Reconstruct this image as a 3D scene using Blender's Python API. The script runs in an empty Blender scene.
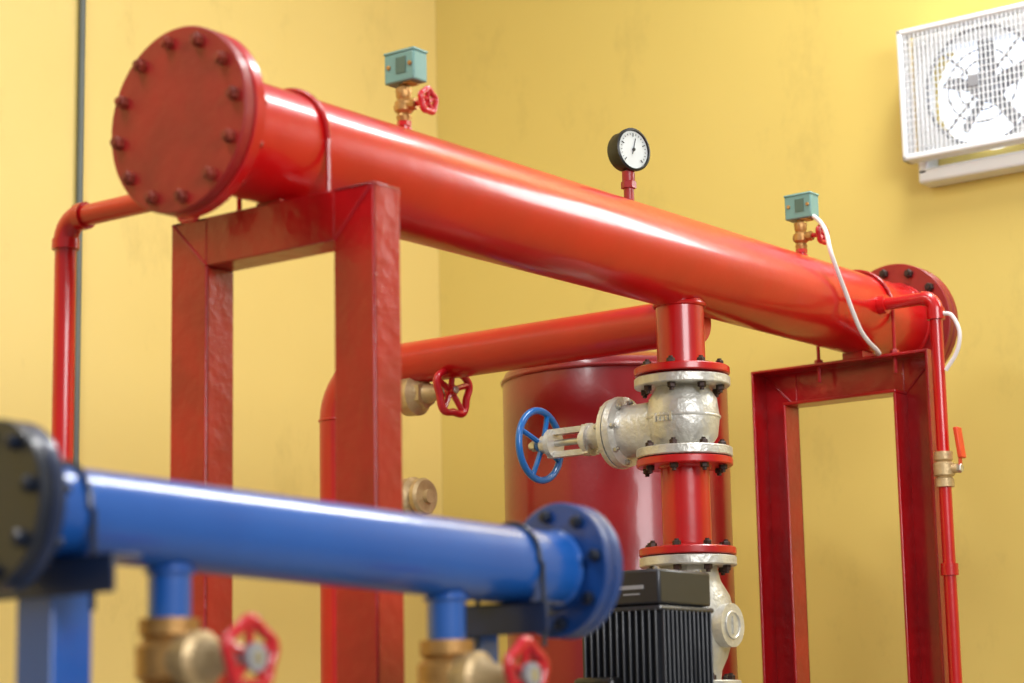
import bpy, bmesh, math, random
from mathutils import Vector, Matrix
random.seed(4)
H=1.0                      # eye height above the floor
def V(x,y,z): return Vector((x,y,z+H))
X=Vector((1,0,0));Y=Vector((0,1,0));Z=Vector((0,0,1))

# ---------------------------------------------------------------- materials
def lin(c):
    return tuple(((v/255)/12.92 if v/255<=.04045 else ((v/255+.055)/1.055)**2.4) for v in c)+(1,)
def mat(name,rgb,rough=.35,metal=0.,coat=0.,rgb2=None,nscale=6,nlo=.35,nhi=.75,bump=.0,bscale=60,emit=None,coatr=.1):
    m=bpy.data.materials.new(name); m.use_nodes=True
    nt=m.node_tree; b=nt.nodes['Principled BSDF']
    b.inputs['Roughness'].default_value=rough; b.inputs['Metallic'].default_value=metal
    b.inputs['Coat Weight'].default_value=coat; b.inputs['Coat Roughness'].default_value=coatr
    tc=nt.nodes.new('ShaderNodeTexCoord')
    n=nt.nodes.new('ShaderNodeTexNoise'); n.inputs['Scale'].default_value=nscale; n.inputs['Detail'].default_value=6
    nt.links.new(tc.outputs['Object'],n.inputs['Vector'])
    r=nt.nodes.new('ShaderNodeValToRGB')
    r.color_ramp.elements[0].position=nlo; r.color_ramp.elements[1].position=nhi
    c=lin(rgb); c2=lin(rgb2) if rgb2 else tuple(v*.82 for v in c[:3])+(1,)
    r.color_ramp.elements[0].color=c; r.color_ramp.elements[1].color=c2
    nt.links.new(n.outputs['Fac'],r.inputs['Fac']); nt.links.new(r.outputs['Color'],b.inputs['Base Color'])
    if bump>0:
        n2=nt.nodes.new('ShaderNodeTexNoise'); n2.inputs['Scale'].default_value=bscale; n2.inputs['Detail'].default_value=4
        nt.links.new(tc.outputs['Object'],n2.inputs['Vector'])
        bp=nt.nodes.new('ShaderNodeBump'); bp.inputs['Strength'].default_value=bump; bp.inputs['Distance'].default_value=.01
        nt.links.new(n2.outputs['Fac'],bp.inputs['Height']); nt.links.new(bp.outputs['Normal'],b.inputs['Normal'])
    if emit:
        b.inputs['Emission Color'].default_value=lin(emit[0]); b.inputs['Emission Strength'].default_value=emit[1]
    return m
RED=mat('red_gloss_paint',(196,8,10),.30,0,.4,(174,7,9),5,bump=.07,bscale=22)
REDD=mat('red_flange_paint',(150,14,14),.46,0,.15,(124,14,12),9,bump=.14,bscale=40)
REDS=mat('red_steel_paint',(172,8,16),.30,0,.35,(142,8,14),7,bump=.28,bscale=34)
REDT=mat('tank_red_paint',(148,8,18),.34,0,.35,(124,7,14),4,bump=.05)
RUST=mat('rusty_bolt',(140,50,30),.55,.2,0,(90,30,20),40,bump=.3)
BLUE=mat('blue_gloss_paint',(28,90,170),.3,0,.8,(22,78,156),5,bump=.06,bscale=25,coatr=.14)
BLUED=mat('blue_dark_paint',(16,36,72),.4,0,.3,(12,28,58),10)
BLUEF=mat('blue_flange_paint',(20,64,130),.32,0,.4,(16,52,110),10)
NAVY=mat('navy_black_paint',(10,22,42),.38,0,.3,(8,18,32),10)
WHEELB=mat('blue_wheel_enamel',(6,100,176),.3,0,.4)
WHEELR=mat('red_wheel_enamel',(196,16,32),.32,0,.4)
SILV=mat('silver_cast_paint',(218,216,208),.38,.5,.1,(180,177,166),14,bump=.3,bscale=90)
STEEL=mat('zinc_steel',(200,198,190),.3,.85,0,(160,156,148),30)
DARKB=mat('dark_steel_bolt',(70,50,44),.5,.5,0,(44,34,30),40)
BRASS=mat('cast_brass',(190,146,86),.38,.6,0,(156,114,62),30,bump=.2,bscale=120)
BRASSL=mat('pale_bronze',(206,180,134),.42,.35,0,(176,148,102),30,bump=.2,bscale=120)
TEAL=mat('teal_enamel',(112,156,148),.45,0,.1)
TEALD=mat('teal_window',(70,104,98),.2,0,.3)
BLACK=mat('black_plastic',(16,16,17),.35)
CHAR=mat('charcoal_motor_paint',(38,40,46),.38,.1,.2,(30,32,38),12)
WHITE=mat('white_plastic',(236,238,240),.4,0,.1,(228,230,232),5)
GFACE=mat('gauge_dial_white',(212,218,218),.3,0,.6,(206,212,212))
CABLE=mat('white_cable_pvc',(236,228,226),.4)
ORANGE=mat('orange_lever_vinyl',(226,70,30),.4)
GREY=mat('grey_conduit_paint',(98,104,98),.5)
GREYM=mat('grey_label',(150,152,158),.5)
DAY=mat('daylight_diffuser',(240,246,255),.5,emit=((230,240,255),1.5))
YWOOD=mat('yellow_painted_timber',(232,196,40),.5)

def wallmat(name,c1,c2):
    m=mat(name,c1,.42,0,.2,c2,.9,.25,.8,bump=.10,bscale=9)
    nt=m.node_tree; b=nt.nodes['Principled BSDF']; tc=[n for n in nt.nodes if n.type=='TEX_COORD'][0]
    ramp=[n for n in nt.nodes if n.type=='VALTORGB'][0]
    mp=nt.nodes.new('ShaderNodeMapping'); mp.inputs['Scale'].default_value=(2.,2.,1.1)
    nt.links.new(tc.outputs['Object'],mp.inputs['Vector'])
    n=nt.nodes.new('ShaderNodeTexNoise'); n.inputs['Scale'].default_value=1.6; n.inputs['Detail'].default_value=10; n.inputs['Roughness'].default_value=.72
    nt.links.new(mp.outputs['Vector'],n.inputs['Vector'])
    r=nt.nodes.new('ShaderNodeValToRGB'); r.color_ramp.elements[0].position=.56; r.color_ramp.elements[0].color=(0,0,0,1)
    r.color_ramp.elements[1].position=.8; r.color_ramp.elements[1].color=(.4,.4,.4,1)
    nt.links.new(n.outputs['Fac'],r.inputs['Fac'])
    mx=nt.nodes.new('ShaderNodeMix'); mx.data_type='RGBA'
    nt.links.new(r.outputs['Color'],mx.inputs['Factor']); nt.links.new(ramp.outputs['Color'],mx.inputs['A'])
    mx.inputs['B'].default_value=lin((160,140,78))
    nt.links.new(mx.outputs['Result'],b.inputs['Base Color'])
    return m
WALLL=wallmat('yellow_wall_paint_a',(232,207,128),(224,197,116))
WALLB=wallmat('yellow_wall_paint_b',(226,202,112),(218,193,104))
FLOOR=mat('concrete_floor',(150,146,136),.6,0,0,(120,116,108),3,bump=.2)

# ---------------------------------------------------------------- mesh tools
def basis(a,ref=None):
    a=a.normalized()
    if ref is None: ref=Z if abs(a.dot(Z))<.9 else X
    u=(ref-a*ref.dot(a)).normalized(); return a,u,a.cross(u)
class MB:
    def __init__(s,g,name,m,bevel=0): s.g,s.name,s.m,s.bevel=g,name,m,bevel; s.bm=bmesh.new()
    def lathe(s,o,axis,prof,n=48,phase=0,flat=False):
        a,u,v=basis(axis); rings=[]
        for t,r in prof:
            c=o+a*t
            if r<1e-6: rings.append([s.bm.verts.new(c)])
            else: rings.append([s.bm.verts.new(c+u*(r*math.cos(phase+2*math.pi*i/n))+v*(r*math.sin(phase+2*math.pi*i/n))) for i in range(n)])
        for A,B in zip(rings,rings[1:]):
            for i in range(n):
                j=(i+1)%n
                if len(A)==1 and len(B)==1: continue
                if len(A)==1: f=[A[0],B[j],B[i]]
                elif len(B)==1: f=[A[i],A[j],B[0]]
                else: f=[A[i],A[j],B[j],B[i]]
                try: s.bm.faces.new(f)
                except ValueError: pass
        return s
    def cyl(s,p0,p1,r,n=40,r2=None,c=0.0):
        L=(p1-p0).length; r2=r if r2 is None else r2
        pr=[(0,0),(0,r-c)]+([(c,r)] if c else [])+([(L-c,r2)] if c else [])+[(L,r2-c),(L,0)]
        return s.lathe(p0,p1-p0,pr,n)
    def hexn(s,c,axis,r,h,phase=0):
        return s.lathe(c,axis,[(0,0),(0,r),(h*.85,r),(h,r*.82),(h,0)],6,phase)
    def box(s,c,sx,sy,sz,rot=None):
        vs=[]
        for i in (-1,1):
            for j in (-1,1):
                for k in (-1,1):
                    p=Vector((i*sx/2,j*sy/2,k*sz/2))
                    if rot: p=rot@p
                    vs.append(s.bm.verts.new(c+p))
        for f in ((0,1,3,2),(4,6,7,5),(0,4,5,1),(2,3,7,6),(0,2,6,4),(1,5,7,3)): s.bm.faces.new([vs[i] for i in f])
        return s
    def torus(s,c,axis,R,r,n=48,k=12,wavy=0,waves=5,a0=0,a1=2*math.pi,ref=None):
        a,u,v=basis(axis,ref); full=abs(a1-a0-2*math.pi)<1e-6; rings=[]; m=n if full else n+1
        for i in range(m):
            th=a0+(a1-a0)*i/n; rr=R*(1+wavy*math.cos(waves*th)); d=u*math.cos(th)+v*math.sin(th)
            rings.append([s.bm.verts.new(c+d*(rr+r*math.cos(2*math.pi*q/k))+a*(r*math.sin(2*math.pi*q/k))) for q in range(k)])
        for i in range(n):
            A=rings[i];B=rings[(i+1)%m]
            for q in range(k): s.bm.faces.new([A[q],A[(q+1)%k],B[(q+1)%k],B[q]])
        return s
    def path(s,pts,r,k=16,smooth=True,res=8):
        P=[Vector(p) for p in pts]
        if smooth:
            Q=[];E=[P[0]*2-P[1]]+P+[P[-1]*2-P[-2]]
            for i in range(1,len(E)-2):
                for j in range(res):
                    t=j/res;p0,p1,p2,p3=E[i-1:i+3]
                    Q.append(.5*((2*p1)+(p2-p0)*t+(2*p0-5*p1+4*p2-p3)*t*t+(3*p1-p0-3*p2+p3)*t**3))
            Q.append(P[-1]);P=Q
        t0=(P[1]-P[0]).normalized();_,u,_=basis(t0);prev=None
        for i,p in enumerate(P):
            t=(P[min(i+1,len(P)-1)]-P[max(i-1,0)]).normalized()
            u=(u-t*u.dot(t)).normalized();v=t.cross(u)
            ring=[s.bm.verts.new(p+u*(r*math.cos(2*math.pi*q/k))+v*(r*math.sin(2*math.pi*q/k))) for q in range(k)]
            if prev:
                for q in range(k): s.bm.faces.new([prev[q],prev[(q+1)%k],ring[(q+1)%k],ring[q]])
            else: s.bm.faces.new(ring[::-1])
            prev=ring
        s.bm.faces.new(prev); return s
    def flange(s,c,axis,r,t,n=56):
        e=.0025
        return s.lathe(c,axis,[(0,0),(0,r-e),(e,r),(t-e,r),(t,r-e),(t,0)],n)
    def wheel(s,c,axis,R,tube,spokes=5,wavy=0,dish=.0,a0=0):
        a,u,v=basis(axis)
        s.torus(c,axis,R,tube,60,12,wavy,spokes,)
        s.lathe(c-a*(tube*1.3+dish),axis,[(0,0),(0,R*.2),(tube*2.6,R*.2),(tube*2.6,0)],20)
        for i in range(spokes):
            th=a0+2*math.pi*i/spokes; d=u*math.cos(th)+v*math.sin(th)
            s.path([c-a*dish+d*(R*.12),c-a*(dish*.5)+d*(R*.6),c+d*(R*(1+wavy)*.97)],tube*.75,8,True,4)
        return s
    def done(s):
        bm=s.bm
        bmesh.ops.recalc_face_normals(bm,faces=bm.faces)
        for f in bm.faces: f.smooth=True
        for e in bm.edges:
            if len(e.link_faces)==2 and e.calc_face_angle(0)>math.radians(32): e.smooth=False
        me=bpy.data.meshes.new(s.name); bm.to_mesh(me); bm.free(); me.materials.append(s.m)
        o=bpy.data.objects.new(s.name,me); bpy.context.collection.objects.link(o)
        if s.bevel:
            b=o.modifiers.new('bevel','BEVEL'); b.width=s.bevel; b.segments=2; b.limit_method='ANGLE'; b.angle_limit=math.radians(40)
        if s.g: 
            o.parent=s.g.e; o.matrix_parent_inverse=s.g.e.matrix_world.inverted()
        return o
class G:
    def __init__(s,name,loc=None):
        s.e=bpy.data.objects.new(name,None); s.e.empty_display_size=.05
        if loc is not None: s.e.location=loc
        bpy.context.collection.objects.link(s.e); s.e.matrix_world=Matrix.Translation(loc) if loc is not None else Matrix()
        s.p=[]
    def part(s,name,m,bevel=0):
        b=MB(s,name,m,bevel); s.p.append(b); return b
    def end(s):
        for b in s.p: b.done()
def bolts(b,c,axis,R,n,r,h,L=0,phase=.13):
    a,u,v=basis(axis)
    for i in range(n):
        th=phase+2*math.pi*i/n; p=c+(u*math.cos(th)+v*math.sin(th))*R
        b.hexn(p,a,r,h,random.random())
        b.cyl(p+a*h*.5,p+a*(h*1.35),r*.55,10)
        if L: b.hexn(p-a*L,-a,r,h,random.random()); b.cyl(p-a*(L+h*.5),p-a*(L+h*1.5),r*.55,10)

# ---------------------------------------------------------------- room
def room(name,m,c,sx,sy,sz):
    b=MB(None,name,m); b.box(c,sx,sy,sz); return b.done()
WX=5.9; WY=4.78
room('wall_back',WALLB,Vector((WX+.1,1.4,2.3)),.2,7.2,4.6)
room('wall_left',WALLL,Vector((2.0,WY+.1,2.3)),7.8-.002,.2,4.6)
room('floor',FLOOR,Vector((2.0,1.4,-.05)),8.2,7.2,.1)

# ---------------------------------------------------------------- red header
HY,HZ=2.77,1.10; HR=.1095; HX0,HX1=2.677,5.46
g=G('discharge_header_pipe',V(HX0,HY,HZ))
p=g.part('pipe',RED); p.cyl(V(HX0+.03,HY,HZ),V(HX1-.03,HY,HZ),HR,96)
p.torus(V(HX0+.062,HY,HZ),X,HR+.001,.006,80,8); p.torus(V(HX1-.055,HY,HZ),X,HR+.001,.006,80,8)
p=g.part('blind_flange',REDD); p.flange(V(HX0,HY,HZ),X,.1715,.024,96)
p=g.part('slip_on_flange',RED); p.flange(V(HX0+.028,HY,HZ),X,.1715,.026,96)
p=g.part('gasket',DARKB); p.cyl(V(HX0+.02,HY,HZ),V(HX0+.03,HY,HZ),.135,48)
p=g.part('end_flange',REDD); p.flange(V(HX1-.05,HY,HZ),X,.1715,.024,96); p.flange(V(HX1-.022,HY,HZ),X,.1715,.024,96)
p=g.part('flange_bolts',RUST); bolts(p,V(HX0,HY,HZ),-X,.147,12,.0125,.014,.054)
p=g.part('end_bolts',DARKB); bolts(p,V(HX1-.05,HY,HZ),-X,.147,12,.0125,.014,.052)
SX,SR=4.32,.057
p=g.part('branch_stub',RED); p.cyl(V(SX,HY,HZ-.05),V(SX,HY,.835),SR,56); p.torus(V(SX,HY,HZ-.104),Z,SR+.001,.006,48,8)
p.flange(V(SX,HY,.828),Z,.113,.018)
g.end()

# ---------------------------------------------------------------- red stands
def stand(name,x0,ya,yb,ztop,openfront,m,w=.098,d=.075,t=.008,clampx=None):
    g=G(name,V(x0,(ya+yb)/2,-1)); b=g.part('frame',m,.0025); fl=-1.0
    xf=x0+(d-t/2 if openfront else t/2)          # web plane
    hgt=ztop-fl
    for (y0,s) in ((ya,1),(yb,-1)):
        yc=y0+s*w/2
        b.box(V(xf,yc,fl+hgt/2),t,w,hgt)
        b.box(V(x0+d/2,y0+s*t/2,fl+hgt/2),d-.001,t,hgt-.001)
        b.box(V(x0+d/2,y0+s*(w-t/2),fl+(hgt-w)/2),d-.001,t,hgt-w)
        b.box(V(x0+d/2,yc,fl+.006),d+.08,w+.06,.012)
    b.box(V(xf,(ya+yb)/2,ztop-w/2),t*.98,yb-ya-2*w+.002,w)
    b.box(V(x0+d/2,(ya+yb)/2,ztop-t/2),d,yb-ya,t)
    b.box(V(x0+d/2,(ya+yb)/2,ztop-w+t/2),d,yb-ya-2*w+2*t,t)
    wd=g.part('weld_seams',m); xs=x0+(d-t-.001 if openfront else -.0005)
    wd.cyl(V(xs,ya+.004,ztop-.004),V(xs,ya+w,ztop-w),.003,8); wd.cyl(V(xs,yb-.004,ztop-.004),V(xs,yb-w,ztop-w),.003,8)
    if clampx is not None:
        u=g.part('u_bolt',m); R=HR+.005
        u.torus(V(clampx,HY,HZ),X,R,.005,40,10,a0=-math.pi/2,a1=math.pi/2)
        for s in (-1,1):
            u.cyl(V(clampx,HY+s*R,HZ),V(clampx,HY+s*R,ztop-.05),.005,10)
            u.hexn(V(clampx,HY+s*R,ztop),Z,.012,.012)
        sd=g.part('saddle_plate',m); sd.box(V(x0+d/2,HY,(ztop+HZ-HR)/2),d*.9,.06,HZ-HR-ztop+.004)
    g.end()
stand('pipe_stand',2.91,2.508,3.022,.987,False,REDS,w=.095,clampx=2.955)
stand('pipe_stand',5.16,2.55,3.085,.975,True,REDS,w=.105,clampx=5.185)

# ---------------------------------------------------------------- gate valve + spool + check valve
c=V(SX,HY,.703); g=G('gate_valve',c)
b=g.part('body',SILV)
b.flange(V(SX,HY,.800),Z,.113,.022); b.flange(V(SX,HY,.633),Z,.113,.022)
b.lathe(V(SX,HY,.655),Z,[(0,.062),(.010,.068),(.028,.080),(.0725,.086),(.117,.080),(.135,.068),(.145,.062)],48)
b.lathe(c+Z*.008,Y,[(0,.066),(.14,.062),(.155,.064),(.16,.084),(.176,.086),(.176,.0)],40)
b.lathe(c+Y*.179+Z*.006,Y,[(0,0),(0,.086),(.014,.084),(.016,.062),(.03,.054),(.055,.036),(.07,.03),(.085,.03),(.085,0)],40)
b.lathe(c+Y*.262,Y,[(0,0),(0,.040),(.012,.040),(.012,.026),(.03,.022),(.03,0)],24)
for s in (-1,1):
    b.box(c+Y*.325+Z*s*.028,.022,.13,.014)
b.box(c+Y*.268,.05,.016,.070)
b.lathe(c+Y*.372,Y,[(0,0),(0,.036),(.014,.036),(.02,.024),(.038,.022),(.038,0)],20)
for k in range(5): b.box(c+Vector((-.084,.0+k*.011-.02,.02)),.006,.006,.02)
b.torus(V(SX,HY,.7275),Z,.085,.004,48,8)
b=g.part('stem',STEEL); b.cyl(c+Y*.2,c+Y*.45,.0085,14); b.hexn(c+Y*.43,Y,.014,.014)
b=g.part('bolts',STEEL); bolts(b,c+Y*.193+Z*.006,Y,.073,8,.007,.009,.035); bolts(b,c+Y*.274,Y,.033,2,.006,.01)
b=g.part('flange_bolts',DARKB); bolts(b,V(SX,HY,.846),Z,.092,8,.010,.012,.046,phase=.3); bolts(b,V(SX,HY,.655),Z,.092,8,.010,.012,.042,phase=.3)
b=g.part('handwheel',WHEELB); b.wheel(c+Y*.42,Y,.086,.0088,4,0,.008,a0=.4)
g.end()
g=G('pipe_spool',V(SX,HY,.5)); b=g.part('pipe',RED); b.cyl(V(SX,HY,.615),V(SX,HY,.42),SR,56)
b.torus(V(SX,HY,.612),Z,SR+.001,.005,40,8); b.torus(V(SX,HY,.426),Z,SR+.001,.005,40,8)
b.flange(V(SX,HY,.612),Z,.113,.018); b.flange(V(SX,HY,.404),Z,.113,.018); g.end()
g=G('check_valve',V(SX,HY,.25)); b=g.part('body',SILV)
b.flange(V(SX,HY,.379),Z,.113,.022); b.flange(V(SX,HY,.095),Z,.113,.022)
b.lathe(V(SX,HY,.11),Z,[(0,.066),(.03,.07),(.06,.084),(.11,.1),(.16,.102),(.20,.094),(.235,.074),(.27,.066)],48)
b.lathe(V(SX,HY,.24)-Y*.06,-Y,[(0,.05),(.055,.05),(.055,.0)],32)
b.torus(V(SX,HY,.24)-Y*.116,Y,.03,.003,24,6); b.box(V(SX,HY,.24)-Y*.116,.006,.006,.04)
b=g.part('flange_bolts',DARKB); bolts(b,V(SX,HY,.422),Z,.092,8,.010,.012,.043,phase=.3); bolts(b,V(SX,HY,.117),Z,.092,8,.010,.012,.04,phase=.3)
g.end()
g=G('riser_pipe',V(SX,HY,-1)); b=g.part('pipe',RED)
b.flange(V(SX,HY,.075),Z,.113,.018); b.path([V(SX,HY,.08),V(SX,HY,-.3),V(SX,HY,-.62),V(SX,HY,-.78),V(SX-.05,HY-.02,-.84),V(SX-.18,HY-.08,-.85),V(SX-.29,HY-.12,-.855)],SR,32)
b.cyl(V(SX,HY,-1),V(SX,HY,-.8),.03,20); b.cyl(V(SX,HY,-1),V(SX,HY,-.99),.08,30); g.end()

# ---------------------------------------------------------------- pump
PX,PY,PT=3.83,2.562,.330
g=G('vertical_multistage_pump',V(PX,PY,-1))
b=g.part('motor_body',CHAR,.004)
b.box(V(PX,PY,PT-.23),.17,.17,.32)
for i in range(12):
    o=-.088+i*.016
    b.box(V(PX,PY+o,PT-.235),.205,.005,.31); b.box(V(PX+o,PY,PT-.235),.005,.205,.31)
b=g.part('motor_cap',CHAR,.012); b.box(V(PX,PY,PT-.036),.196,.196,.072); b.box(V(PX,PY,PT-.08),.206,.206,.012)
b=g.part('terminal_box',BLACK,.01); b.box(V(PX-.115,PY+.045,PT-.28),.05,.10,.13)
b=g.part('label',GREYM); b.box(V(PX-.0985,PY-.03,PT-.036),.002,.06,.008)
b.box(V(PX-.0985,PY-.03,PT-.050),.002,.04,.003)
b=g.part('cap_bolts',STEEL)
for i in(-1,1):
    for j in(-1,1): b.hexn(V(PX+i*.08,PY+j*.08,PT),Z,.006,.005)
b=g.part('coupling_and_stages',STEEL)
b.lathe(V(PX,PY,-1),Z,[(.2,0),(.2,.1),(.22,.11),(.24,.085),(.72,.085),(.74,.11),(.78,.11),(.80,.07),(.9,.07),(.92,.1),(.945,.1),(.945,0)],48)
b=g.part('base',CHAR,.006); b.box(V(PX,PY,-.985),.36,.28,.03); b.lathe(V(PX,PY,-.98),Z,[(0,.13),(.04,.1),(.19,.1),(.19,0)],40)
b.cyl(V(PX-.22,PY,-.87),V(PX+.16,PY+.05,-.86),.055,32)
g.end()

# ---------------------------------------------------------------- tank
TX,TY,TR,TT=4.965,3.405,.31,.99
g=G('pressure_tank',V(TX,TY,-1)); b=g.part('shell',REDT)
b.lathe(V(TX,TY,-.9),Z,[(0,0),(0,.26),(.03,.3),(.05,TR),(TT+.9-.022,TR),(TT+.9-.008,TR-.006),(TT+.9,TR-.022),(TT+.9+.02,TR*.7),(TT+.9+.03,0)],96)
b.torus(V(TX,TY,TT-.03),Z,TR,.006,96,8); b.torus(V(TX,TY,.1),Z,TR,.004,96,8)
for i in range(4):
    th=i*math.pi/2+.6; b.cyl(V(TX+.25*math.cos(th),TY+.25*math.sin(th),-1),V(TX+.25*math.cos(th),TY+.25*math.sin(th),-.85),.03,16)
g.end()

# ---------------------------------------------------------------- cross pipe
CX,CZ,CY=4.45,.985,3.96
g=G('branch_header_pipe',V(CX,CY,-1)); b=g.part('pipe',RED)
b.cyl(V(CX,2.80,CZ),V(CX,CY-.13,CZ),.057,48)
arc=[V(CX,CY-.13+.13*math.sin(t),CZ-.13+.13*math.cos(t)) for t in [i*math.pi/2/10 for i in range(11)]]
b.path(arc,.057,48,False); b.cyl(V(CX,CY,CZ-.13),V(CX,CY,-1),.057,48); b.torus(V(CX,CY-.13,CZ),Y,.057,.004,40,8)
b.torus(V(CX,CY,CZ-.13),Z,.057,.004,40,8)
b.cyl(V(CX,CY-.03,.895),V(CX,CY-.22,.895),.02,20); b.cyl(V(CX,CY-.03,.625),V(CX,CY-.22,.625),.02,20)
g.end()
def handvalve(name,c,ax,wheel=True,body=BRASSL,wr=.064,stemL=.145,wm=None):
    wm=wm or WHEELR
    g=G(name,c); b=g.part('body',body)
    b.lathe(c+(-ax)*.03,ax,[(0,0),(0,.040),(.014,.042),(.018,.053),(.056,.055),(.062,.044),(.076,.036),(.076,0)],32)
    b.hexn(c+ax*.040,ax,.040,.018)
    if wheel:
        b.lathe(c+ax*.05,ax,[(0,.030),(.03,.022),(.06,.017),(.06,0)],24)
        s=g.part('stem',STEEL); s.cyl(c,c+ax*(stemL+.012),.006,12); s.hexn(c+ax*(stemL+.004),ax,.01,.01)
        w=g.part('handwheel',wm); w.wheel(c+ax*stemL,ax,wr,.0105,5,.09,.006)
    else:
        b.lathe(c+ax*.045,ax,[(0,.048),(.014,.050),(.022,.044),(.022,.018),(.034,.018),(.034,0)],32)
    g.end()
handvalve('globe_valve',V(CX,3.71,.897),-Y)
handvalve('valve_plug',V(CX,3.725,.625),-Y,False)

# ---------------------------------------------------------------- left drain pipe
DX,DZ,DY=2.87,1.03,3.28
g=G('drain_pipe',V(DX,DY,-1)); b=g.part('pipe',RED); r=.0215
b.cyl(V(DX,2.84,DZ),V(DX,DY-.045,DZ),r,28)
b.path([V(DX,DY-.045+.045*math.sin(t),DZ-.045+.045*math.cos(t)) for t in [i*math.pi/2/8 for i in range(9)]],r+.003,28,False)
b.cyl(V(DX,DY,DZ-.045),V(DX,DY,-1),r,28)
b.cyl(V(DX,DY-.06,DZ),V(DX,DY-.04,DZ),r+.006,28); b.cyl(V(DX,DY,DZ-.06),V(DX,DY,DZ-.04),r+.006,28)
w=g.part('valve_handwheel',WHEELR); w.wheel(V(DX-.035,2.905,.992),-X-Z*.3,.030,.0055,5,.07,.002)
w=g.part('valve_stem',BRASS); w.cyl(V(DX-.04,2.905,.992),V(DX,2.905,1.01),.007,12)
g.end()

# ---------------------------------------------------------------- right sensing pipe & ball valve
QX,QY=5.125,2.502
g=G('sensing_pipe',V(QX,QY,-1)); b=g.part('pipe',RED); r=.0165
b.cyl(V(QX,2.70,HZ),V(QX,QY+.035,HZ),r,24); b.cyl(V(QX,2.665,HZ),V(QX,2.64,HZ),r+.009,24)
b.path([V(QX,QY+.035-.035*math.sin(t),HZ-.035+.035*math.cos(t)) for t in [i*math.pi/2/8 for i in range(9)]],r+.003,24,False)
b.cyl(V(QX,QY,HZ-.035),V(QX,QY,-1),r,24); b.cyl(V(QX,QY,HZ-.06),V(QX,QY,HZ-.03),r+.007,24)
b.cyl(V(QX,QY,.41),V(QX,QY,.38),r+.006,24)
g.end()
g=G('ball_valve',V(QX,QY,.65)); c=V(QX,QY,.65)
b=g.part('body',BRASSL); b.lathe(c-Z*.045,Z,[(0,0),(0,.024),(.02,.024),(.025,.019),(.03,.027),(.06,.027),(.065,.019),(.07,.024),(.09,.024),(.09,0)],24)
b.cyl(c,c-Y*.04,.012,16)
b=g.part('stem_nut',STEEL); b.hexn(c-Y*.038,-Y,.012,.012)
b=g.part('lever',ORANGE,.002); b.box(c-Y*.046+Z*.012,.018,.004,.04); b.box(c-Y*.047+Z*.065,.030,.011,.08,Matrix.Rotation(-.12,3,'X'))
g.end()

# ---------------------------------------------------------------- switches & gauge
def pswitch(x,zb=HZ+HR):
    c=V(x,HY,zb); g=G('pressure_switch',c)
    b=g.part('nipple',RED); b.cyl(c-Z*.02,c+Z*.025,.011,20); b.cyl(c+Z*.0,c+Z*.008,.016,20); b.hexn(c+Z*.012,Z,.015,.012)
    b=g.part('isolation_valve',BRASS); b.lathe(c+Z*.022,Z,[(0,0),(0,.014),(.010,.016),(.016,.013),(.022,.019),(.04,.019),(.046,.013),(.052,.016),(.064,.016),(.064,0)],24)
    b.hexn(c+Z*.083,Z,.017,.010); b.cyl(c+Z*.08,c+Z*.104,.009,14)
    b.cyl(c+Z*.054,c+Z*.054-Y*.034,.012,16); b.cyl(c+Z*.054,c+Z*.054+Y*.02,.009,16); b.hexn(c+Z*.054-Y*.022,-Y,.013,.012)
    b=g.part('valve_knob',WHEELR); b.cyl(c+Z*.054-Y*.03,c+Z*.054-Y*.066,.006,12); b.wheel(c+Z*.054-Y*.064,-Y,.023,.0065,5,.08,.002)
    b=g.part('housing',TEAL,.004); b.box(c+Z*.131-Y*.006,.044,.078,.062); b.box(c+Z*.164-Y*.006,.048,.082,.007)
    b=g.part('scale_window',TEALD); b.box(c+Z*.134-X*.0225-Y*.012,.002,.026,.034)
    b=g.part('cover_trim',BRASS); b.box(c+Z*.101-Y*.02,.03,.02,.008); b.hexn(c+Z*.134-X*.022+Y*.02,-X,.005,.004); b.hexn(c+Z*.134-X*.022-Y*.036,-X,.005,.004)
    g.end()
pswitch(3.312); pswitch(4.915)
gx=4.12; c=V(gx,HY,HZ+HR); g=G('pressure_gauge',c)
b=g.part('siphon_nipple',REDD); b.cyl(c-Z*.02,c+Z*.04,.012,20); b.hexn(c+Z*.035,Z,.018,.018); b.cyl(c+Z*.05,c+Z*.075,.015,20)
b=g.part('stem',STEEL); b.cyl(c+Z*.07,c+Z*.1,.008,16)
gc=c+Z*.124; ax=(-Y*.97-X*.24).normalized()
b=g.part('case',BLACK); b.lathe(gc-ax*.022,ax,[(0,0),(0,.044),(.006,.047),(.034,.047),(.036,.051),(.044,.051),(.046,.046),(.040,.044),(.040,0)],64)
b=g.part('dial',GFACE); b.lathe(gc-ax*.022,ax,[(.041,0),(.041,.0442),(.0415,.0442),(.0415,0)],64)
b=g.part('pointer_and_ticks',BLACK); a,u,v=basis(ax); o=gc+ax*.0205
for i in range(21):
    th=math.radians(-135+i*13.5)+0; d=u*math.cos(th)+v*math.sin(th); L=.008 if i%5==0 else .004
    b.cyl(o+d*(.039-L),o+d*.039,.0006 if i%5 else .0011,6)
d=u*.9-v*.25; b.path([o-d*.012,o,o+d*.030],.0011,6,False); b.cyl(o,o+ax*.003,.004,16)
g.end()

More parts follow.
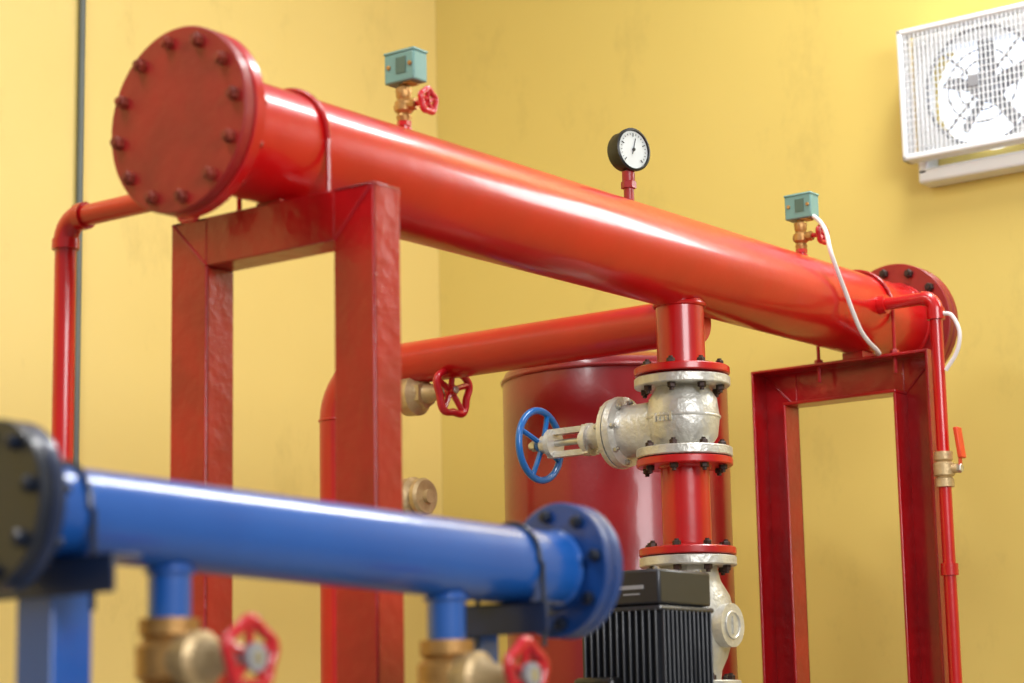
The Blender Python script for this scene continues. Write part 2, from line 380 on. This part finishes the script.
# ---------------------------------------------------------------- cables
g=G('sensor_cable',V(4.87,2.70,1.30)); b=g.part('cable',CABLE)
b.path([V(4.905,2.725,1.312),V(4.895,2.70,1.29),V(4.86,2.665,1.25),V(4.845,2.645,1.19),V(4.905,2.645,1.107),V(4.985,2.645,1.008),V(5.10,2.66,.972),V(5.17,2.70,.98)],.006,10)
g.end()
g=G('sensor_cable',V(QX,QY,1.05)); b=g.part('cable',CABLE)
b.path([V(QX,QY-.018,1.055),V(QX,QY-.045,1.045),V(QX,QY-.064,1.0),V(QX,QY-.054,.95),V(QX,QY-.02,.905)],.0055,10)
g.end()

# ---------------------------------------------------------------- blue header
A0=V(1.869,2.231,.305); B0=V(2.962,2.125,.265); D=(B0-A0).normalized()
A=A0-D*.034; B=B0-D*.012
g=G('suction_header_pipe',A); BR=.062
b=g.part('pipe',BLUE); b.cyl(A+D*.02,B,BR,72); b.torus(A+D*.046,D,BR,.004,60,8); b.torus(B-D*.04,D,BR,.004,60,8)
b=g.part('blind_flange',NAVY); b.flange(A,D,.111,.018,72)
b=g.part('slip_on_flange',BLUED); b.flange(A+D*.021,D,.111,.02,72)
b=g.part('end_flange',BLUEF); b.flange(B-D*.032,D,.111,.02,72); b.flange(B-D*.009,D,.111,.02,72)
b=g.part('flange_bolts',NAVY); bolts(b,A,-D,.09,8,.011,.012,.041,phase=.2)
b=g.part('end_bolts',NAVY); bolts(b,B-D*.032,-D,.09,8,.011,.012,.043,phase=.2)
stubs=[]
s_=g.part('stubs',BLUE); 
for t in (.235,.727):
    q=A0+(B0-A0)*t; stubs.append(q); s_.cyl(q-Z*.03,q-Z*.152,.030,32); s_.torus(q-Z*.064,Z,.032,.004,32,8)
g.end()
for q in stubs:
    c=q-Z*.186; g=G('brass_gate_valve',c); ax=-Y
    b=g.part('body',BRASS)
    b.lathe(c-Z*.058,Z,[(0,0),(0,.042),(.022,.042),(.026,.034),(.037,.046),(.078,.046),(.090,.034),(.094,.042),(.116,.042),(.116,0)],32)
    b=g.part('bonnet',BRASSL)
    b.lathe(c,ax,[(0,.036),(.045,.036),(.048,.040),(.066,.040),(.072,.030),(.09,.022),(.12,.017),(.12,0)],24)
    b=g.part('stem',STEEL); b.cyl(c,c+ax*.165,.006,12); b.hexn(c+ax*.157,ax,.013,.012)
    w=g.part('handwheel',WHEELR); w.wheel(c+ax*.153+Z*.004,ax,.043,.0085,5,.08,.003)
    w=g.part('wheel_nameplate',GREYM); w.cyl(c+ax*.157,c+ax*.167,.019,20)
    b=g.part('drop_pipe',BLUE); b.cyl(c-Z*.05,Vector((c.x,c.y,0)),.030,32)
    g.end()
# blue stands
def bstand(t,pw,xoff,yl,yr):
    q=A0+(B0-A0)*t; g=G('blue_pipe_stand',Vector((q.x,q.y,0)))
    zt=q.z-BR
    b=g.part('frame',BLUED,.002)
    b.box(Vector((q.x,q.y+(yl+yr)/2,zt-.003)),.05,yl-yr,.006); b.box(Vector((q.x-.022,q.y+(yl+yr)/2,zt-.025)),.006,yl-yr,.05)
    b=g.part('post',BLUE,.002)
    b.box(Vector((q.x+.02,q.y+xoff,(zt-.006)/2)),pw,pw,zt-.006); b.box(Vector((q.x+.02,q.y+xoff,.005)),pw+.08,pw+.08,.01)
    u=g.part('u_bolt',NAVY); R=BR+.004
    u.torus(q,D,R,.004,36,8,a0=-math.pi/2,a1=math.pi/2)
    for s in(-1,1):
        u.cyl(q+Y*s*R,Vector((q.x,q.y+s*R,zt-.07)),.004,10); u.hexn(Vector((q.x,q.y+s*R,zt-.012)),-Z,.012,.01)
    g.end()
bstand(.068,.070,.03,.13,-.13)
bstand(.86,.045,.08,.11,-.09)

# ---------------------------------------------------------------- conduit
g=G('electrical_conduit',V(1.0,WY-.02,0)); b=g.part('conduit',GREY)
cx=4.222
b.cyl(V(cx,WY-.012,-1),V(cx,WY-.012,3.2),.010,16)
for z in (-.5,.6,2.6): b.box(V(cx,WY-.004,z),.05,.008,.02)
g.end()

# ---------------------------------------------------------------- wall fan
FY1,FZ0,FZ1=2.89,1.655,2.060; FW=.48; FY0=FY1-FW; fx=WX-.12; fc=V(fx,(FY0+FY1)/2,(FZ0+FZ1)/2)
g=G('exhaust_fan',fc)
b=g.part('housing',WHITE,.008)
yc=fc.y; zc=(FZ0+FZ1)/2; hh=FZ1-FZ0
for dz in (-1,1): b.box(V(WX-.040,yc-.015,zc+dz*(hh/2)-.035),.08,FW,.045)
for dy in (-1,1): b.box(V(WX-.040,yc-.015+dy*(FW/2-.017),zc-.035),.08,.034,hh)
b=g.part('front_frame',WHITE,.006)
for dz in (-1,1): b.box(V(fx,yc,zc+dz*(hh/2-.009)),.055,FW,.018)
for dy in (-1,1): b.box(V(fx,yc+dy*(FW/2-.009),zc),.055,.018,hh)
for dy in (-1,1):
    for dz in (-1,1): b.cyl(V(fx,yc+dy*.18,zc+dz*.16),V(WX-.03,yc+dy*.18,zc+dz*.16),.008,12)
b=g.part('grille',WHITE)
n=34
for i in range(1,n): b.box(V(fx-.020,yc-FW/2+FW*i/n,zc),.006,.0024,hh-.02)
for i in range(1,20): b.box(V(fx-.018,yc,zc-hh/2+hh*i/20),.005,FW-.02,.0024)
b=g.part('centre_badge',GREYM,.002); b.box(V(fx-.025,yc,zc),.004,.035,.035)
# shroud plate with a round opening
b=g.part('shroud',WHITE); N=64; ri=.178; ins=[];outs=[]
for i in range(N):
    t_=2*math.pi*(i+.5)/N; cy,sz=math.cos(t_),math.sin(t_); k=min((FW/2-.03)/max(abs(cy),1e-6),(hh/2-.012)/max(abs(sz),1e-6))
    ins.append(b.bm.verts.new(V(WX-.082,yc+ri*cy,zc+ri*sz))); outs.append(b.bm.verts.new(V(WX-.082,yc+k*cy,zc+k*sz)))
for i in range(N):
    j=(i+1)%N; b.bm.faces.new([ins[i],ins[j],outs[j],outs[i]])
b=g.part('fan_ring',GREYM); b.torus(V(WX-.084,yc,zc),X,ri,.006,64,10); b.torus(V(WX-.084,yc,zc),X,.11,.0035,64,8); b.torus(V(WX-.084,yc,zc),X,.075,.0035,64,8)
b.cyl(V(WX-.02,yc,zc),V(WX-.09,yc,zc),.042,32)
for i in range(4):
    th=i*math.pi/2+.785; b.cyl(V(WX-.08,yc,zc),V(WX-.08,yc+.18*math.cos(th),zc+.18*math.sin(th)),.005,8)
b=g.part('blades',GREYM)
for i in range(5):
    th=i*2*math.pi/5; b.box(V(WX-.04,yc-.09*math.sin(th),zc+.09*math.cos(th)),.003,.05,.11,Matrix.Rotation(th,3,'X')@Matrix.Rotation(.6,3,'Z'))
b=g.part('daylight_opening',DAY); b.cyl(V(WX-.012,yc,zc),V(WX-.004,yc,zc),ri,64)
b=g.part('timber_frame',YWOOD); b.box(V(WX-.02,yc-.01,FZ1+.016),.04,.26,.03)
g.end()

# ---------------------------------------------------------------- added unseen window frame around the header streak light, beyond the fan
g=G('added_window',V(WX,1.35,2.0)); b=g.part('frame',WHITE,.004)
wy,wz,ww,wh=1.35,2.05,1.0,.8
for s in(-1,0,1): b.box(V(WX-.03,wy+s*ww/2,wz),.06,.04,wh+.04)
for s in(-1,1): b.box(V(WX-.03,wy,wz+s*wh/2),.06,ww,.04)
g.end()

# ---------------------------------------------------------------- lights
def area(name,loc,tgt,sx,sy,power,col):
    l=bpy.data.lights.new(name,'AREA'); l.shape='RECTANGLE'; l.size=sx; l.size_y=sy; l.energy=power; l.color=col
    o=bpy.data.objects.new(name,l); o.location=loc; o.rotation_euler=(Vector(tgt)-Vector(loc)).to_track_quat('-Z','Y').to_euler(); bpy.context.collection.objects.link(o)
area('added_streak_light',(WX-.02,1.35,3.05),(0,1.35,3.0),.96,.76,34,(.93,.97,1))  # added unseen area light, puts a highlight streak on the header pipe
area('window_light',(1.5,-1.8,3.2),(4.2,3.2,1.6),2.6,1.6,185,(.99,.99,1))
area('ceiling_lamp',(4.8,2.1,4.4),(4.8,2.1,0),1.9,.5,85,(1,.99,.98))
area('ceiling_lamp',(1.4,3.2,4.4),(1.2,3.6,0),1.6,.5,80,(1,.99,.98))
w=bpy.data.worlds.new('room_ambient'); bpy.context.scene.world=w; w.use_nodes=True
w.node_tree.nodes['Background'].inputs[0].default_value=(1,.98,.97,1); w.node_tree.nodes['Background'].inputs[1].default_value=.36

# ---------------------------------------------------------------- camera
th=math.radians(37.12); p=math.atan(395/2200)
fh=Vector((math.cos(th),math.sin(th),0)); R=Vector((math.sin(th),-math.cos(th),0))
F=fh*math.cos(p)+Z*math.sin(p); U=-fh*math.sin(p)+Z*math.cos(p)
roll=.02; Cx=(R-U*roll).normalized(); Cy=(U+R*roll).normalized()
cam=bpy.data.cameras.new('camera'); co=bpy.data.objects.new('camera',cam); bpy.context.collection.objects.link(co)
M=Matrix((Cx,Cy,-F)).transposed().to_4x4(); M.translation=Vector((0,0,H)); co.matrix_world=M
cam.sensor_width=36; cam.lens=2200*36/1024; cam.clip_start=.05
cam.dof.use_dof=True; cam.dof.focus_distance=5.2; cam.dof.aperture_fstop=2.4
bpy.context.scene.camera=co
bpy.context.scene.view_settings.view_transform='Standard'
